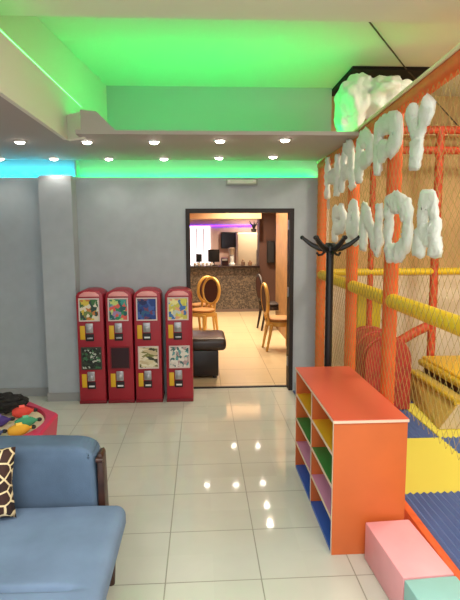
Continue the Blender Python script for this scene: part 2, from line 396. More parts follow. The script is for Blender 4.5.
bm = B(); box(bm, (sx0+.002, ym-th/2, .02), (sx1-.012, ym+th/2, sh-th)); link('divider', bm, or_m, t)
bm = B(); box(bm, (sx1-.01, sy0+th, 0), (sx1-.001, sy1-th, sh-th)); link('back_panel', bm, or_m, t)
for z, c, nm in ((.525, (236, 190, 40), 'yellow'), (.35, (50, 140, 70), 'green'), (.175, (222, 150, 190), 'pink'), (.0, (50, 100, 190), 'blue')):
    m = mat(nm+'_laminate', c, .4)
    for a, b in ((sy0+th, ym-th/2), (ym+th/2, sy1-th)):
        bm = B(); box(bm, (sx0+.003, a, z), (sx1-.011, b, z+.018)); s = link('shelf_board', bm, m, t); s['label'] = nm+' shelf board'
        bm = B(); box(bm, (sx0+.0005, a, z), (sx0+.0028, b, z+.018)); link('edge_band', bm, edge_m if z else m, s)
bm = B()
for y in (sy0+.003, sy1-th+.003, ym-th/2+.002): box(bm, (sx0-.0025, y, 0), (sx0-.0005, y+.014, sh-th-.001))
link('edge_band', bm, edge_m, t)

# ------------------------------------------------------------------ foam blocks
pk = mat('pink_vinyl', (234, 164, 168), .5, var=.02); tq = mat('turquoise_vinyl', (150, 206, 200), .5, var=.02)
R2 = Matrix.Rotation(math.radians(3.2), 3, 'Z')
bm = B(); box(bm, (.827, 1.985, 0), (1.06, 2.42, .2), .008, 2, rot=R2); tag(link('foam_block', bm, pk, base=(.936, 2.2, 0)), 'pink vinyl foam block on the floor against the orange shelf end', 'foam block')
bm = B(); box(bm, (.852, 1.54, 0), (1.085, 1.977, .2), .008, 2, rot=R2); tag(link('foam_block', bm, tq, base=(.963, 1.76, 0)), 'turquoise vinyl foam block on the floor in front of the pink one', 'foam block')

# ------------------------------------------------------------------ play mats
mb_ = mat('blue_foam_mat', (88, 112, 162), .7); my_ = mat('yellow_foam_mat', (214, 200, 70), .7)
cols = [(1.225, 1.885), (1.888, 2.72), (2.723, 3.5)]; rows = [(1.3, 2.15), (2.153, 2.985), (2.988, 3.845), (3.848, 4.675), (4.678, 5.5)]
cn = ['next to the orange edging', 'in the second column from the edging', 'in the third column from the edging']
rn = ['nearest the camera', 'beside the shelf front', 'beside the shelf back', 'in front of the red tunnel', 'by the back wall']
for i, (x0, x1) in enumerate(cols):
    for j, (y0, y1) in enumerate(rows):
        blue = (i+j) % 2 == 1
        bm = B(); n = 26
        if blue:
            k = int((x1-x0)/.042)
            prof = [(x0, 0)]+[(x0+(x1-x0)*(s+.5*h)/k, .027 if h == 0 else .044) for s in range(k) for h in (0, 1)]+[(x1, .032), (x1, 0)]
            prism(bm, prof, 1, y0, y1)
        else:
            k = int((y1-y0)/.042)
            prof = [(y0, 0)]+[(y0+(y1-y0)*(s+.5*h)/k, .031 if h == 0 else .044) for s in range(k) for h in (0, 1)]+[(y1, .036), (y1, 0)]
            prism(bm, prof, 0, x0, x1)
        tag(link('foam_mat', bm, mb_ if blue else my_, base=((x0+x1)/2, (y0+y1)/2, 0), angle=20), '%s ribbed mat %s, %s' % ('blue' if blue else 'yellow', cn[i], rn[j]), 'floor mat', 'ribbed play area mats')
bm = B(); prism(bm, [(1.16, 0), (1.218, 0), (1.218, .05), (1.195, .062), (1.165, .062)], 1, 1.3, 5.2, .003); tag(link('floor_edging', bm, orangepad_m, base=(1.19, 3, 0)), 'orange edging strip on the floor along the play mats', 'edging')
bm = B(); box(bm, (.95, 4.0, 0), (1.15, 5.24, .018), .004); tag(link('foam_mat', bm, mb_, base=(1.05, 4.6, 0)), 'narrow blue mat strip on the tiles between doorway and play frame', 'floor mat')

# ------------------------------------------------------------------ play frame
XP = 1.2
pf = thing('soft_play_structure', (XP+1, 3.8, .044), 'orange and yellow padded soft-play frame with safety netting', 'play frame')
def Z_beam(y): return 2.452-(y-2.43)*.043
pr = .047
posts_y = [hit(319, 275, 0, XP).y, hit(349, 287, 0, XP).y, hit(387, 300, 0, XP).y]
py_all = posts_y+[1.88]
for y in py_all:
    bm = B(); cyl(bm, (XP+.02, y, .063), (XP+.02, y, Z_beam(y)), pr, n=20); link('post', bm, orangepad_m, pf)
bm = B(); tube(bm, [(XP+.02, 1.9, Z_beam(1.9)), (XP+.02, 5.25, Z_beam(5.25))], .046, 20); link('top_beam', bm, orangepad_m, pf)
for a, b in zip(py_all, py_all[1:]):
    bm = B(); tube(bm, [(XP+.02, a-pr*.9, 1.215+(a-2.3)*.01), (XP+.02, b+pr*.9, 1.215+(b-2.3)*.01)], .047, 18); link('rail', bm, yellowpad_m, pf)
BY = 5.25
for x in (1.75, 2.43, 3.4):
    bm = B(); cyl(bm, (x, BY, .05), (x, BY, 2.72), .042 if x != 1.75 else .03, n=16); link('post', bm, rust_m, pf)
bm = B(); cyl(bm, (XP+.06, BY, 1.262), (4.0, BY, 1.262), .036); link('rail', bm, yellowpad_m, pf)
for z in (2.49, 2.69):
    bm = B(); cyl(bm, (1.9 if z > 2.6 else XP+.06, BY, z), (4.0, BY, z), .04); link('rail', bm, rust_m, pf)
a = hit(428, 326, 1, BY); b = hit(400, 341, 1, BY); c = hit(386, 352, 1, BY)
bm = B(); tube(bm, [a, (a+b)/2+Vector((0, 0, .01)), b, c], .05, 14); link('brace', bm, rust_m, pf)
bm = B(); cyl(bm, (XP+.03, 2.55, 2.47), (3.6, 5.1, 2.62), .03); link('roof_tube', bm, mat('cream_sleeve', (206, 176, 110), .6), pf)
# netting
net_m = mat('beige_net_cord', (172, 148, 80), .8)
def net(o, u, v, W, H, pitch, r):
    """diamond netting: cords in both diagonals, clipped to a W x H rectangle"""
    bm = B(); o = Vector(o); u = Vector(u); v = Vector(v)
    slope = 1.5
    for s in (1, -1):
        k = -H/slope if s > 0 else 0
        while k < W+(0 if s > 0 else H/slope):
            # line: a = k + s*b/slope for b in 0..H
            b0, b1 = 0, H
            def A(bb): return k+s*bb/slope
            lo, hi = 0.0, H
            if s > 0:
                if A(0) < 0: lo = -k*slope
                if A(H) > W: hi = (W-k)*slope
            else:
                if A(0) > W: lo = (k-W)*slope
                if A(H) < 0: hi = k*slope
            if hi-lo > .02: tube(bm, [o+u*A(lo)+v*lo, o+u*A(hi)+v*hi], r, 4)
            k += pitch
    return bm
for y0, y1, z0 in ((1.88, posts_y[2], .62), (posts_y[2], posts_y[1], .08), (posts_y[1], posts_y[0], .08)):
    bm = net((XP-.033, y0, z0), (0, 1, 0), (0, 0, 1), y1-y0, Z_beam(3.5)-z0-.02, .062, .0013); tag(link('safety_net', bm, net_m, pf), None, None, kind='stuff')
bm = B(); tube(bm, [(XP-.024, 1.9, Z_beam(1.9)+.036), (XP-.024, 5.25, Z_beam(5.25)+.036)], .012, 10); link('highlight_tube', bm, mat('cream_highlight', (232, 218, 176), .4), pf)  # pale highlight along the top beam, put in as a cream tube
bm = net((XP+.1, BY-.06, 1.3), (1, 0, 0), (0, 0, 1), 2.6, 1.2, .09, .002); tag(link('safety_net', bm, net_m, pf), None, None, kind='stuff')

# yellow panel behind the frame
q0 = hit(357, 344, 1, 5.6); q1 = hit(378, 292, 1, 5.6)
bm = B(); box(bm, (q0.x, 5.6, .045), (q1.x+.04, 5.66, q1.z), .008); tag(link('upright_gym_mat', bm, mat('yellow_green_vinyl', (212, 190, 30), .5), base=(q0.x+.1, 5.63, .045)), 'upright yellow foam panel against the back wall behind the orange posts', 'gym mat')

# red tunnel
tb = thing('crawl_tunnel', (1.69, 4.8, .044), 'rust-red arched crawl tunnel on the mats behind the netting', 'tunnel')
redt = mat('rust_red_plastic', (176, 52, 40), .5, var=.1, vscale=12); redd = mat('dark_red_lining', (140, 36, 30), .7, var=.15, vscale=20)
def arch(cx, w, h, n=18):
    pts = [(cx-w, .046)]
    for i in range(n+1):
        a = PI-PI*i/n; pts.append((cx+w*math.cos(a), .046+h-w+w*math.sin(a)))
    return pts+[(cx+w, .046)]
o_ = arch(1.69, .215, .67); i_ = arch(1.69, .175, .62)
bm = B()
for (y0, y1) in ((4.5, 5.15),):
    rings = []
    for pts, y in ((o_, y0), (o_, y1), (i_, y1), (i_, y0)): rings.append([bm.verts.new((x, y, z)) for x, z in pts])
    for k in range(4):
        A, C = rings[k], rings[(k+1) % 4]
        for q in range(len(A)-1): bm.faces.new((A[q], A[q+1], C[q+1], C[q]))
    for e in (0, -1): bm.faces.new([r[e] for r in rings])
link('tunnel_shell', bm, redt, tb)
bm = B()
for y in (4.55, 4.8, 5.05):
    tube(bm, [(x, y, z) for x, z in arch(1.69, .217, .672)], .014, 8)
link('hoop', bm, redt, tb)
bm = B(); prism(bm, arch(1.69, .212, .665), 1, 4.49, 4.4995); link('lining', bm, redt, tb)

# yellow platform and cream step
pt = thing('padded_platform', (2.8, 4.6, .044), 'yellow padded platform at the right behind the netting', 'platform')
yv = mat('yellow_vinyl', (228, 186, 40), .45, bump=.05); yo = mat('olive_yellow_vinyl', (196, 166, 40), .5)
bm = B(); box(bm, (2.3, 3.6, .3), (3.5, 5.18, .38), .02, 3); link('cushion_top', bm, yv, pt)
bm = B(); box(bm, (2.32, 3.62, .045), (3.48, 5.16, .3)); link('base', bm, mat('brown_board', (120, 92, 62), .7), pt)
bm = B(); tube(bm, [(2.285, 5.15, .32), (2.285, 3.62, .32)], .035, 12); link('edge_roll', bm, yo, pt)
st = thing('padded_step', (2.1, 4.5, .044), 'cream slanted step with yellow rim beside the yellow platform', 'step')
bm = B()
T = [(2.12, 5.12, .25), (2.10, 4.0, .25), (2.25, 4.0, .25), (2.25, 5.12, .25)]
Bt = [(2.06, 5.12, .046), (1.95, 4.0, .046), (2.25, 4.0, .046), (2.25, 5.12, .046)]
va = [bm.verts.new(p) for p in T]; vb = [bm.verts.new(p) for p in Bt]
bm.faces.new(va); bm.faces.new(vb[::-1])
for k in range(4): bm.faces.new((va[k], va[(k+1) % 4], vb[(k+1) % 4], vb[k]))
link('step_body', bm, mat('olive_vinyl', (198, 172, 84), .5), st)
bm = B(); tube(bm, [(2.125, 5.1, .255), (2.105, 4.02, .255)], .028, 12); link('rim', bm, yo, st)
bm = B(); prism(bm, [(1.952, .047), (2.249, .047), (2.249, .249), (2.102, .249)], 1, 3.99, 3.9995); link('front_panel', bm, mat('cream_vinyl', (220, 200, 158), .5), st)

# ------------------------------------------------------------------ white wadding and cotton letters
bm = B(); c0 = hit(352, 104, 1, 4.55); c1 = hit(383, 93, 1, 4.5)
for k, (c, o, r) in enumerate(((c0, (0, 0, 0), (.13, .2, .22)), (c0, (-.05, 0, -.12), (.09, .12, .16)), (c0, (.05, -.03, .13), (.12, .14, .1)), (c1, (0, 0, 0), (.2, .2, .12)),
        (c1, (.14, 0, .02), (.13, .15, .09)), (c1, (-.08, 0, -.1), (.12, .14, .12)), (c1, (.02, 0, -.15), (.1, .12, .1)), (c1, (.24, 0, .0), (.1, .1, .06)))):
    blob(bm, c+Vector(o), r, .3, 3.4, 4, k)
o = tag(link('wadding_bundle', bm, fleece_m, base=c0, angle=180), 'big bundle of white wadding stuffed on the play frame top, its left side lit green', 'wadding')
rm = o.modifiers.new('Remesh', 'REMESH'); rm.mode = 'VOXEL'; rm.voxel_size = .012; rm.use_smooth_shade = True

XL = XP-.0675
LET = {'H': [[(0, 0), (0, 1)], [(1, 0), (1, 1)], [(0, .5), (1, .5)]],
       'A': [[(0, 0), (.1, .6), (.28, 1), (.72, 1), (.9, .6), (1, 0)], [(.08, .42), (.92, .42)]],
       'P': [[(0, 0), (0, 1), (.7, 1), (1, .85), (1, .62), (.7, .48), (0, .48)]],
       'Y': [[(0, 1), (.45, .5)], [(1, 1), (.45, .5), (.35, 0)]],
       'N': [[(0, 0), (0, 1), (1, 0), (1, 1)]],
       'D': [[(0, 0), (0, 1), (.6, 1), (1, .75), (1, .25), (.6, 0), (0, 0)]]}
def letter(ch, x0, x1, t0, t1, bt, label, r=.06, seed=0):
    """x0..x1 photo columns; t0/t1 top row at left/right, bt bottom"""
    pm = (t0+bt)/2
    A = hit(x0, pm, 0, XL); C = hit(x1, pm, 0, XL)
    zt0 = hit(x0, t0, 0, XL).z; zt1 = hit(x1, t1, 0, XL).z; zb = hit((x0+x1)/2, bt, 0, XL).z
    bm = B()
    r = min(r, abs(A.y-C.y)*.32)
    def W(u, v):
        y = A.y-r+(C.y-A.y+2*r)*u; zt = zt0+(zt1-zt0)*u-r
        return Vector((XL, y, (zb+r)+(zt-zb-r)*v))
    for st_ in LET[ch]:
        pts = [W(*p) for p in st_]; fine = []
        for p, q in zip(pts, pts[1:]):
            k = max(2, int((q-p).length/.018))
            fine += [p+(q-p)*i/k for i in range(k)]
        fine.append(pts[-1])
        rr = [r*(1+.4*noise.noise(Vector((p.y*9, p.z*9, seed+3)))) for p in fine]
        rr[0] *= .8; rr[-1] *= .8
        tube(bm, fine, rr, 12, flat=((1, 0, 0), .36))
    for v in bm.verts:
        n = noise.noise_vector(v.co*22+Vector((seed, 0, 0)))*.012+noise.noise_vector(v.co*60)*.014
        n.x *= .7
        v.co += n
    cc = W(.5, .5)
    return tag(link('cotton_letter', bm, fleece_m, base=cc, angle=180), label, 'letter', 'cotton letters on the play frame net')
top = [('H', 326, 339, 152, 146, 204, 'farthest, left end of the upper row, letter H'), ('A', 340, 355, 143, 137, 198, 'second of the upper row, letter A'),
       ('P', 357, 373, 134, 125, 190, 'third of the upper row, beside the middle post, letter P'), ('P', 375, 401, 121, 106, 182, 'fourth of the upper row, right before the last, letter P'),
       ('Y', 405, 434, 101, 84, 180, 'nearest, right end of the upper row, letter Y')]
for k, (ch, a, b, t0, t1, bt, l) in enumerate(top): letter(ch, a, b, t0, t1, bt, 'fluffy white letter, '+l, seed=k)
bot = [('P', 333, 346, 206, 203, 249, 'left end of the lower row, behind the coat rack, letter P'), ('A', 347, 359, 200, 198, 253, 'second of the lower row, letter A'),
       ('N', 361, 382, 199, 194, 260, 'third of the lower row, letter N'), ('D', 385, 412, 194, 190, 264, 'fourth of the lower row, with a slit in its middle, letter D'),
       ('A', 415, 442, 192, 186, 269, 'nearest, right end of the lower row, letter A')]
for k, (ch, a, b, t0, t1, bt, l) in enumerate(bot): letter(ch, a, b, t0, t1, bt, 'fluffy white letter, '+l, seed=k+11)

# hanging cable
a = hit(350, -3, 2, ZC-.02); b = hit(407, 70, 2, ZC-.02); c = hit(461, 129, 1, 5.71)
bm = B(); tube(bm, [a, b, c], .006, 6); tag(link('cable', bm, mat('dark_cable', (70, 56, 44), .7), base=b), 'thin dark cable running across the ceiling above the play frame', 'cable')

# ------------------------------------------------------------------ coat rack
rx, ry = .925, 3.67
t = thing('coat_rack', (rx, ry, 0), 'black metal coat rack with curved hooks standing behind the shelf', 'coat rack')
bm = B(); cyl(bm, (rx, ry, .02), (rx, ry, 1.585), .027, n=18); link('pole', bm, black_m, t)
bm = B(); lathe(bm, [(.15, 0), (.15, .012), (.05, .03), (.03, .05)], (rx, ry, 0), 28); link('base', bm, black_m, t)
bm = B(); lathe(bm, [(.035, 1.52), (.05, 1.535), (.05, 1.565), (.03, 1.59)], (rx, ry, 0), 20); link('collar', bm, black_m, t)
for k in range(6):
    an = PI*k/3-.25; dx, dy = math.cos(an), math.sin(an)
    bm = B()
    pts = [(.03, 1.545), (.08, 1.552), (.13, 1.575), (.17, 1.605), (.195, 1.625)]
    tube(bm, [(rx+dx*r, ry+dy*r, z) for r, z in pts], [.022, .02, .017, .014, .012], 10, flat=None)
    blob(bm, (rx+dx*.2, ry+dy*.2, 1.628), (.016, .016, .016), 0, 1, 2)
    hk = link('hook', bm, black_m, t)
for k in range(3):
    an = 2*PI*k/3+.5; dx, dy = math.cos(an), math.sin(an)
    bm = B(); tube(bm, [(rx+dx*r, ry+dy*r, z) for r, z in ((.03, 1.535), (.06, 1.505), (.085, 1.50), (.1, 1.52))], .009, 8); link('lower_hook', bm, black_m, t)

# ------------------------------------------------------------------ sofa
t = thing('sofa', (-1.2, 1.9, 0), 'blue velour sofa with dark wood trim at the lower left', 'sofa')
bm = B(); box(bm, (-2.1, 1.42, .29), (-.352, 2.235, .448), 0, cuts=84)
cx_, cy_ = (-2.1-.352)/2, (1.42+2.235)/2
hx, hy, hz = (2.1-.352)/2, (2.235-1.42)/2, .079
for v in bm.verts:
    x, y, z = v.co.x-cx_, v.co.y-cy_, v.co.z-.369
    R = .045
    q = Vector((max(abs(x)-(hx-R), 0), max(abs(y)-(hy-R), 0), max(abs(z)-(hz-R), 0)))
    L = q.length
    if L > 1e-6:
        m_ = max(q.x, q.y, q.z); qn = q*(m_/L)
        x = math.copysign(min(abs(x), hx-R)+qn.x, x); y = math.copysign(min(abs(y), hy-R)+qn.y, y); z = math.copysign(min(abs(z), hz-R)+qn.z, z)
    X_, Y_ = x+cx_, y+cy_
    if z > 0:
        z += .012*(1-(x/hx)**4)*(1-(y/hy)**4)-.004*noise.noise(Vector((X_*5, Y_*5, 1)))
        fade = 1/(1+math.exp((X_+.47)/.02))
        yc_ = hit(40, 588, 2, .455).y+.012*noise.noise(Vector((X_*4, 0, 3)))
        z -= .03*fade*math.exp(-((Y_-yc_)/.010)**2)
    else: x *= 1-.02
    v.co = Vector((x+cx_, y+cy_, z+.369))
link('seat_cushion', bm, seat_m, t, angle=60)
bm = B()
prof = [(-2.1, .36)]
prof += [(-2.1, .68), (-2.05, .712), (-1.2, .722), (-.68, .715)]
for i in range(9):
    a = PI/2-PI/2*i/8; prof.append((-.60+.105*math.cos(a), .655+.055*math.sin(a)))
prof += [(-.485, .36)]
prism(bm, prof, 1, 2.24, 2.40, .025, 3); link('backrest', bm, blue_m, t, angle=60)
bm = B(); prism(bm, [(-.484, .30), (-.45, .30), (-.454, .55), (-.456, .655), (-.464, .672), (-.482, .665)], 1, 2.25, 2.33, .004); cyl(bm, (-.485, 2.245, .645), (-.455, 2.245, .645), .012); link('arm_post', bm, walnut_m, t)
bm = B(); box(bm, (-2.08, 1.46, .2), (-.40, 2.36, .29), .006); link('seat_frame', bm, walnut_m, t)
for x in (-2.03, -.45):
    for y in (1.52, 2.3):
        bm = B(); tube(bm, [(x, y, 0), (x, y, .2)], [.02, .032], 12); link('leg', bm, walnut_m, t)

# giraffe print pillow
gm = cells('giraffe_print', [(46, 26, 20), (58, 32, 24), (36, 20, 18)], 21, .8, edge=(226, 206, 160), edge_w=.075)
bm = B(); n = 22
hw, hh, hd = .2, .145, .06
V = {}
for s in (1, -1):
    for i in range(n+1):
        for j in range(n+1):
            u, w = -1+2*i/n, -1+2*j/n
            e = (1-u**4)*(1-w**4)
            if e <= 1e-9 and s < 0: V[s, i, j] = V[1, i, j]; continue
            pin = 1-.10*(1-abs(u*w))*(max(abs(u), abs(w))**6)
            V[s, i, j] = bm.verts.new((u*hw*pin, -s*hd*math.sqrt(max(e, 0)), w*hh*pin))
    for i in range(n):
        for j in range(n):
            f = [V[s, i, j], V[s, i+1, j], V[s, i+1, j+1], V[s, i, j+1]]
            try: bm.faces.new(f if s > 0 else f[::-1])
            except ValueError: pass
bmesh.ops.rotate(bm, verts=bm.verts, cent=(0, 0, 0), matrix=Matrix.Rotation(math.radians(-3), 3, 'Y') @ Matrix.Rotation(math.radians(-16), 3, 'X'))
pc = Vector((-1.0, 2.13, .60)); bmesh.ops.translate(bm, verts=bm.verts, vec=pc)
tag(link('throw_pillow', bm, gm, base=pc, angle=180), 'brown giraffe print pillow leaning on the blue sofa backrest', 'pillow')

# ------------------------------------------------------------------ octagonal play table behind the sofa
TC = Vector((-1.32, 3.0, 0)); TZ = .55
t = thing('play_table', TC, 'pink-red octagonal play table with round cream top behind the sofa', 'table')
pinkr = mat('raspberry_plastic', (200, 40, 84), .4)
bm = B()
oc = [(TC.x+.445*math.cos(math.radians(22.5+45*k)), TC.y+.445*math.sin(math.radians(22.5+45*k))) for k in range(8)]
n = 48; ri = .365
def octr(a):
    a = (a-math.radians(22.5)) % (PI/4)-PI/8
    return .445*math.cos(PI/8)/math.cos(a)
rings = []
for kind in range(5):
    ring = []
    for k in range(n):
        a = 2*PI*k/n+math.radians(22.5)
        r, z = [(octr(a)*.96, TZ-.16), (octr(a), TZ-.015), (octr(a)-.012, TZ), (ri+.006, TZ), (ri, TZ-.03)][kind]
        ring.append(bm.verts.new((TC.x+r*math.cos(a), TC.y+r*math.sin(a), z)))
    rings.append(ring)
for A, C in zip(rings, rings[1:]):
    for k in range(n): bm.faces.new((A[k], A[(k+1) % n], C[(k+1) % n], C[k]))
bm.faces.new(rings[0][::-1]); bm.faces.new(rings[-1])
link('rim', bm, pinkr, t, angle=25)
bm = B(); lathe(bm, [(ri-.003, TZ-.0295), (ri-.003, TZ-.02)], TC, 40); link('play_surface', bm, mat('cream_board', (224, 206, 170), .5), t)
bm = B(); lathe(bm, [(.24, 0), (.24, .03), (.09, .06), (.08, TZ-.162)], TC, 24); link('pedestal', bm, pinkr, t)
def toy(p0, p1, r, c, label):
    """plump tapering plush piece with a dark tip, lying on the table from tail p0 to tip p1"""
    A = hit(*p0, 2, TZ+.01); C = hit(*p1, 2, TZ+.01); A.z = C.z = TZ-.019+r
    tt = thing('soft_toy', ((A.x+C.x)/2, (A.y+C.y)/2, TZ-.02), label, 'toy', 'coloured toys on the play table')
    k = 12; pts = [A+(C-A)*i/k for i in range(k+1)]
    rr = [r*(.25+.75*math.sin(PI*min(1, (i+.6)/(k*.95)))**.7) if i < k*.93 else r*.3 for i in range(k+1)]
    bm = B(); tube(bm, pts, rr, 12); link('body', bm, mat('plush', c, .8, bump=.3), tt)
    d = (C-A).normalized(); bm = B(); blob(bm, C+d*.008, (.016, .016, .012), .05, 2, 2); link('tip', bm, black_m, tt)
    bm = B(); tube(bm, [pts[4]+Vector((0, 0, rr[4]*.9)), pts[7]+Vector((0, 0, rr[7]*.95))], r*.35, 8); link('back_patch', bm, mat('plush_light', [min(255, v+40) for v in c], .8), tt)
toy((12, 414), (34, 411), .035, (214, 70, 56), 'red plush toy with dark tip on the play table, farthest back')
toy((15, 424), (38, 420), .032, (66, 150, 110), 'green plush toy with dark tip in the middle of the play table')
toy((8, 433), (32, 428), .034, (226, 170, 50), 'yellow plush toy with dark tip on the play table, nearest the sofa')
toy((-12, 424), (11, 420), .035, (70, 50, 120), 'purple plush toy at the left edge of the play table')
toy((-14, 436), (3, 432), .032, (70, 84, 130), 'slate blue plush toy partly hidden at the left edge of the play table')
c = hit(8, 407, 2, TZ+.06)
bm = B(); blob(bm, (c.x-.06, c.y+.08, TZ+.06), (.15, .085, .058), .3, 6, 4, 5); tag(link('cloth_bag', bm, mat('black_cloth', (28, 26, 24), .9, var=.4, vscale=20), base=(c.x-.06, c.y, TZ)), 'crumpled black bag lying on the rear of the play table', 'bag')

# ------------------------------------------------------------------ bar room beyond the doorway
bm = B(); box(bm, (1.32, 5.83, 0), (1.42, 9.1, 2.7)); struct('wall_bar_right', bm, mat('tan_panelling', (160, 116, 70), .5, var=.08))
bm = B(); box(bm, (-4, 12.8, 0), (4.2, 12.9, 2.7)); struct('wall_bar_back', bm, mat('bar_wall_paint', (210, 180, 170), .8))
bm = B(); box(bm, (-4.1, 5.6, 0), (-4, 12.9, 2.7)); struct('wall_bar_left', bm, cream_m)
bm = B(); box(bm, (4.2, 5.83, 0), (4.3, 12.9, 2.7)); struct('wall_bar_far_right', bm, cream_m)
bm = B(); box(bm, (-4, WY+.28, 2.7), (4.2, 12.9, 2.8)); struct('ceiling_bar', bm, peach_m)
bm = B(); box(bm, (-4, 10.7, 1.98), (1.25, 11.2, 2.7)); struct('trim_6', bm, peach_m)
bm = B(); box(bm, (1.25, 11.1, 0), (1.62, 11.5, 2.7)); struct('wall_column', bm, mat('brown_column', (92, 62, 52), .6))
# bright window with blind bars
w0 = hit(186, 262, 1, 12.75); w1 = hit(210, 226, 1, 12.75)
wn = bpy.data.objects.new('window_1', None); COL.objects.link(wn); wn['_org'] = (0, 0, 0); wn['kind'] = 'structure'
bm = B(); box(bm, (w0.x-1.2, 12.76, .9), (w1.x, 12.799, w1.z)); link('window_pane', bm, emit('bright_window', (255, 238, 236), 3.2), wn)
bm = B()
for k in range(10): box(bm, (w0.x-1.1+k*.17, 12.73, .95), (w0.x-1.075+k*.17, 12.75, w1.z-.05))
link('window_bars', bm, mat('pink_bars', (190, 140, 150), .6), wn)
bm = B(); box(bm, (-1.2, 12.77, 1.86), (1.3, 12.80, 1.88)); tag(link('led_strip', bm, emit('purple_led', (110, 40, 255), 9)), 'purple led strip glowing along the bar back wall', 'led strip')
# counter
mos = cells('brown_mosaic', [(84, 72, 62), (116, 100, 86), (68, 58, 50), (98, 86, 76), (126, 110, 92), (80, 70, 62)], 45, .35)
ct = thing('bar_counter', (0, 11, 0), 'bar counter clad in brown mosaic with dark top, beyond the doorway', 'bar counter')
bm = B(); box(bm, (-3.2, 11.0, 0), (1.24, 11.5, .95), .004, 1); link('counter_front', bm, mos, ct)
bm = B(); box(bm, (-3.25, 10.92, .951), (1.245, 11.55, .995), .008); link('counter_top', bm, mat('dark_stone', (48, 36, 34), .2), ct)
bm = B(); box(bm, (-3.2, 10.985, 0), (1.24, 10.9995, .06)); link('kick_plate', bm, mat('grey_brown_kick', (120, 100, 90), .5), ct)
CT = .996
def at(px, y): return hit(px, 262, 1, y).x
# television
q0 = hit(221, 248.5, 1, 12.75); q1 = hit(238, 232, 1, 12.75)
t = thing('television', ((q0.x+q1.x)/2, 12.78, q0.z), 'black wall television left of the cream cabinet in the bar', 'television')
bm = B(); box(bm, (q0.x, 12.72, q0.z), (q1.x, 12.8, q1.z), .008); link('casing', bm, black_m, t)
bm = B(); box(bm, (q0.x+.02, 12.716, q0.z+.02), (q1.x-.02, 12.7195, q1.z-.02)); link('screen', bm, mat('dark_screen', (18, 18, 30), .15), t)
# cream cabinet / fridge
q0 = hit(237.5, 264, 1, 12.2); q1 = hit(259, 232.5, 1, 12.2)
t = thing('bar_cabinet', ((q0.x+q1.x)/2, 12.45, 0), 'tall cream cabinet standing behind the bar counter', 'cabinet')
bm = B(); box(bm, (q0.x, 12.24, 0), (q1.x, 12.7, q1.z), .01); link('cabinet_body', bm, cream_m, t)
bm = B(); box(bm, (q0.x+.015, 12.205, .06), (q1.x-.015, 12.2395, q1.z-.02), .008); dd = link('cabinet_door', bm, mat('cream_door', (222, 204, 178), .5), t)
bm = B(); cyl(bm, (q1.x-.05, 12.19, .9), (q1.x-.05, 12.19, 1.3), .012); box(bm, (q1.x-.06, 12.185, .9), (q1.x-.04, 12.2045, .93)); link('door_handle', bm, chrome_m, dd)
# plant ornament on the cabinet
pz = q1.z; pxc = hit(254, 225, 1, 12.4).x
t = thing('potted_plant', (pxc, 12.45, pz), 'dark spiky plant on top of the cream bar cabinet', 'plant')
bm = B(); lathe(bm, [(.05, 0), (.07, .09), (.06, .09)], (pxc, 12.45, pz+.001), 14); link('pot', bm, black_m, t)
bm = B()
for k in range(9):
    a = k*.7; tube(bm, [(pxc, 12.45, pz+.08), (pxc+.05*math.cos(a), 12.45+.05*math.sin(a), pz+.18), (pxc+.12*math.cos(a), 12.45+.12*math.sin(a), pz+.2+.04*(k % 3))], [.016, .014, .004], 6)
link('foliage', bm, mat('dark_leaf', (26, 24, 22), .6), t)
# dark speaker panel on the column
q0 = hit(267, 263, 1, 11.05); q1 = hit(274.5, 241, 1, 11.05)
t = thing('wall_speaker', ((q0.x+q1.x)/2, 11.05, q0.z), 'tall black speaker on the brown column right of the bar', 'speaker')
bm = B(); box(bm, (q0.x, 11.02, q0.z), (q1.x, 11.0995, q1.z), .006); link('casing', bm, black_m, t)
bm = B(); box(bm, (q0.x+.015, 11.012, q0.z+.02), (q1.x-.015, 11.0198, q1.z-.02)); link('grille', bm, mat('speaker_grille', (40, 36, 38), .8), t)
# monitor on the counter
def monitor(px0, px1, ptop, y, label):
    a, b = hit(px0, 262, 1, y).x, hit(px1, 262, 1, y).x; zt = hit(px0, ptop, 1, y).z; c = (a+b)/2
    t = thing('computer_monitor', (c, y, CT), label, 'monitor')
    bm = B(); box(bm, (a, y-.02, CT+.07), (b, y+.02, zt), .005); link('screen', bm, black_m, t)
    bm = B(); cyl(bm, (c, y, CT+.012), (c, y, CT+.08), .02); link('stem', bm, black_m, t)
    bm = B(); lathe(bm, [(.09, 0), (.09, .008), (.03, .012)], (c, y, CT), 16); link('base', bm, black_m, t)
monitor(208, 219.5, 249.5, 11.25, 'black computer monitor on the bar counter in front of the bright window')
monitor(196, 202, 254, 11.3, 'smaller dark screen on the bar counter at the left beside the doorframe')
# coffee machine, white grinder, bottles, cups
a, b = at(221, 11.25), at(228, 11.25)
t = thing('coffee_machine', ((a+b)/2, 11.25, CT), 'dark low coffee machine on the bar counter below the television', 'coffee machine')
bm = B(); box(bm, (a, 11.12, CT), (b, 11.4, CT+.16), .015); link('body', bm, mat('dark_red_metal', (60, 30, 28), .35), t)
bm = B(); box(bm, (a+.02, 11.09, CT+.1), (b-.02, 11.1195, CT+.14), .004); link('group_head', bm, chrome_m, t)
c = at(232, 11.3)
t = thing('coffee_grinder', (c, 11.3, CT), 'white coffee grinder on the bar counter beside the cream cabinet', 'coffee grinder')
bm = B(); lathe(bm, [(.07, 0), (.07, .03), (.045, .05), (.045, .2), (.06, .22)], (c, 11.3, CT), 18); link('body', bm, white_plastic, t)
bm = B(); lathe(bm, [(.05, .221), (.075, .36), (.04, .38)], (c, 11.3, CT), 18); link('hopper', bm, mat('smoky_hopper', (180, 160, 140), .2), t)
cupw = mat('white_porcelain', (236, 228, 220), .3)
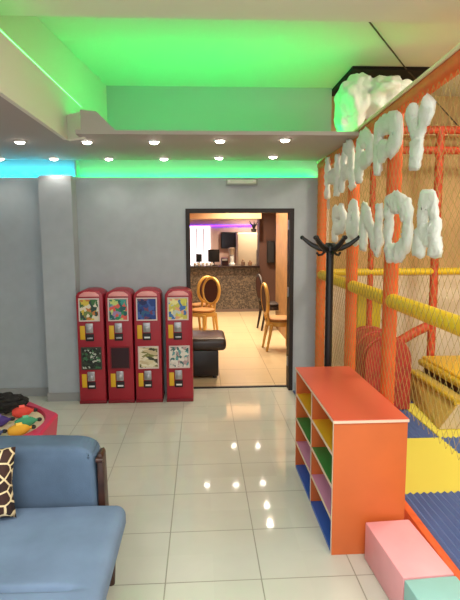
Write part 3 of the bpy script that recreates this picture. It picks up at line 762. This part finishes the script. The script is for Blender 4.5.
for k, (px, w) in enumerate(((195, 'leftmost, next to the doorframe'), (199, 'second from the left'), (203, 'third from the left'), (207, 'fourth from the left'), (211, 'rightmost, below the monitor'))):
    x = at(px, 11.02)
    t = thing('cup', (x, 11.02, CT), 'small white cup in a row on the bar counter, '+w, 'cup', 'white cups on the bar counter')
    bm = B(); lathe(bm, [(.022, 0), (.034, .03), (.038, .062), (.033, .062), (.02, .012)], (x, 11.02, CT), 16); link('body', bm, cupw, t)
    bm = B(); tube(bm, [(x+.034, 11.02, CT+.05), (x+.055, 11.02, CT+.045), (x+.052, 11.02, CT+.022), (x+.03, 11.02, CT+.018)], .005, 6); link('handle', bm, cupw, t)
for k, (px, h, col, w) in enumerate(((262, .26, (70, 40, 30), 'brown bottle on the counter end, left of the pair'), (265, .22, (60, 66, 40), 'green bottle on the counter end, right of the pair'), (243, .12, (120, 90, 70), 'short brown jar on the counter before the cream cabinet'), (250, .10, (150, 110, 80), 'squat tan jar on the counter before the cream cabinet'))):
    x = at(px, 11.2)
    t = thing('bottle' if h > .2 else 'jar', (x, 11.2, CT), w, 'bottle' if h > .2 else 'jar')
    r = .03 if h > .2 else .045
    bm = B(); lathe(bm, [(r, 0), (r, h*.6), (r*.4, h*.78), (r*.4, h*.95)], (x, 11.2, CT), 14); link('body', bm, mat('tinted_glass', col, .15), t)
    bm = B(); lathe(bm, [(r*.45, h*.951), (r*.45, h)], (x, 11.2, CT), 14); link('cap', bm, gold_m, t)

# chairs
def make_chair(loc, rz, label, wood, uph, uph2=None):
    t = thing('dining_chair', (0, 0, 0), label, 'chair', 'oval back chairs in the bar room')
    bm = B(); lathe(bm, [(.17, .42), (.19, .44), (.19, .46), (.17, .47)], (0, 0, 0), 28); link('seat', bm, wood if uph2 is None else uph2, t)
    bm = B(); lathe(bm, [(.17, .355), (.2, .36), (.2, .42), (.16, .42)], (0, 0, 0), 28); link('seat_frame', bm, wood, t)
    for x in (-.14, .14):
        bm = B(); tube(bm, [(x, .15, 0), (x, .15, .2), (x, .15, .39)], [.016, .024, .028], 10); link('leg', bm, wood, t)
        bm = B(); tube(bm, [(x*.95, -.22, 0), (x*.95, -.17, .25), (x*.95, -.15, .39)], [.016, .022, .026], 10); link('leg', bm, wood, t)
    ov = [(.165*math.sin(2*PI*k/28), -.20-.06*(.25+.25*math.cos(2*PI*k/28)), .74+.21*math.cos(2*PI*k/28)) for k in range(28)]
    bm = B(); tube(bm, ov, .026, 10, closed=True); link('back_frame', bm, wood, t)
    for x in (-.09, .09):
        bm = B(); tube(bm, [(x, -.17, .39), (x*.9, -.205, .57)], .02, 8); link('back_post', bm, wood, t)
    bm = B()
    a_ = [bm.verts.new((.145*math.sin(2*PI*k/28), -.185-.06*(.25+.25*math.cos(2*PI*k/28)), .74+.19*math.cos(2*PI*k/28))) for k in range(28)]
    b_ = [bm.verts.new((v.co.x, v.co.y-.035, v.co.z)) for v in a_]
    bm.faces.new(a_); bm.faces.new(b_[::-1])
    for k in range(28): bm.faces.new((a_[k], a_[(k+1) % 28], b_[(k+1) % 28], b_[k]))
    link('back_pad', bm, uph, t)
    t.location = loc; t.rotation_euler = (0, 0, rz)
    return t
ch = make_chair((.02, 8.25, 0), math.radians(140), 'gold oval-back chair with dark brown padding, left in the doorway, nearer one', gold_m, brown_up, mat('tan_seat', (170, 120, 70), .7))
dup(ch, (.0, 8.85, 0), math.radians(25), 'gold oval-back chair partly hidden behind the nearer left one')
dup(ch, (1.12, 7.3, 0), math.radians(-84), 'gold oval-back chair seen from the side at the right of the doorway')
make_chair((1.22, 8.9, 0), math.radians(-80), 'dark oval-back chair behind the gold one on the right', mat('dark_chair_wood', (40, 26, 22), .5), brown_up)

# ottoman
t = thing('ottoman', (-.05, 6.02, 0), 'black leather ottoman just inside the doorway, lower left', 'ottoman')
bm = B(); box(bm, (-.42, 5.80, .03), (.185, 6.3, .33), .012); link('body', bm, leather_m, t)
bm = B(); box(bm, (-.45, 5.76, .331), (.275, 6.36, .475), .05, 4); link('cushion', bm, mat('dark_brown_leather', (46, 32, 28), .3, bump=.1, bscale=60), t)
for x in (-.38, .14):
    for y in (5.85, 6.25):
        bm = B(); cyl(bm, (x, y, 0), (x, y, .03), .025); link('foot', bm, black_m, t)

# bar ceiling lights (their glints show in the floor tiles)
for k, p in enumerate(((234, 446), (258, 446), (207, 485), (236, 485), (263, 483), (267, 506), (270, 525), (252, 416), (263, 419))):
    q = hit(*p, 2, -2.69)
    if q.y > 12.5 or (10.7 < q.y < 11.2): q.y = 10.4
    downlight(q, 2.698, 'recessed downlight in the bar room ceiling, seen only as a glint in the floor tiles', 'bar room downlights', 130, .05, (1, .85, .62))

# ------------------------------------------------------------------ room light
lamp('room_fill', 'AREA', (-.9, .4, 2.36), 40, (1, .97, .93), .9)  # unseen area lights added overhead to fill the room with light
lamp('room_fill', 'AREA', (.9, 1.0, 2.84), 42, (1, .97, .93), .9)
lamp('room_fill', 'AREA', (0, -1.2, 2.84), 60, (1, .97, .93), 1.2)
lamp('play_fill', 'AREA', (2.6, 3.4, 3.10), 66, (1, .90, .78), .6)  # unseen area lights added to brighten the play area
lamp('play_fill', 'AREA', (3.2, 1.5, 2.84), 30, (1, .93, .84), .6)
w = bpy.data.worlds.new('world'); S.world = w; w.use_nodes = True
w.node_tree.nodes['Background'].inputs['Color'].default_value = (.96, .98, 1, 1); w.node_tree.nodes['Background'].inputs['Strength'].default_value = 1.8
S.view_settings.view_transform = 'Standard'; S.view_settings.look = 'None'; S.view_settings.gamma = 1; S.view_settings.use_curve_mapping = False
S.view_settings.exposure = -0.22
for o in S.objects:
    if '_org' in o: del o['_org']
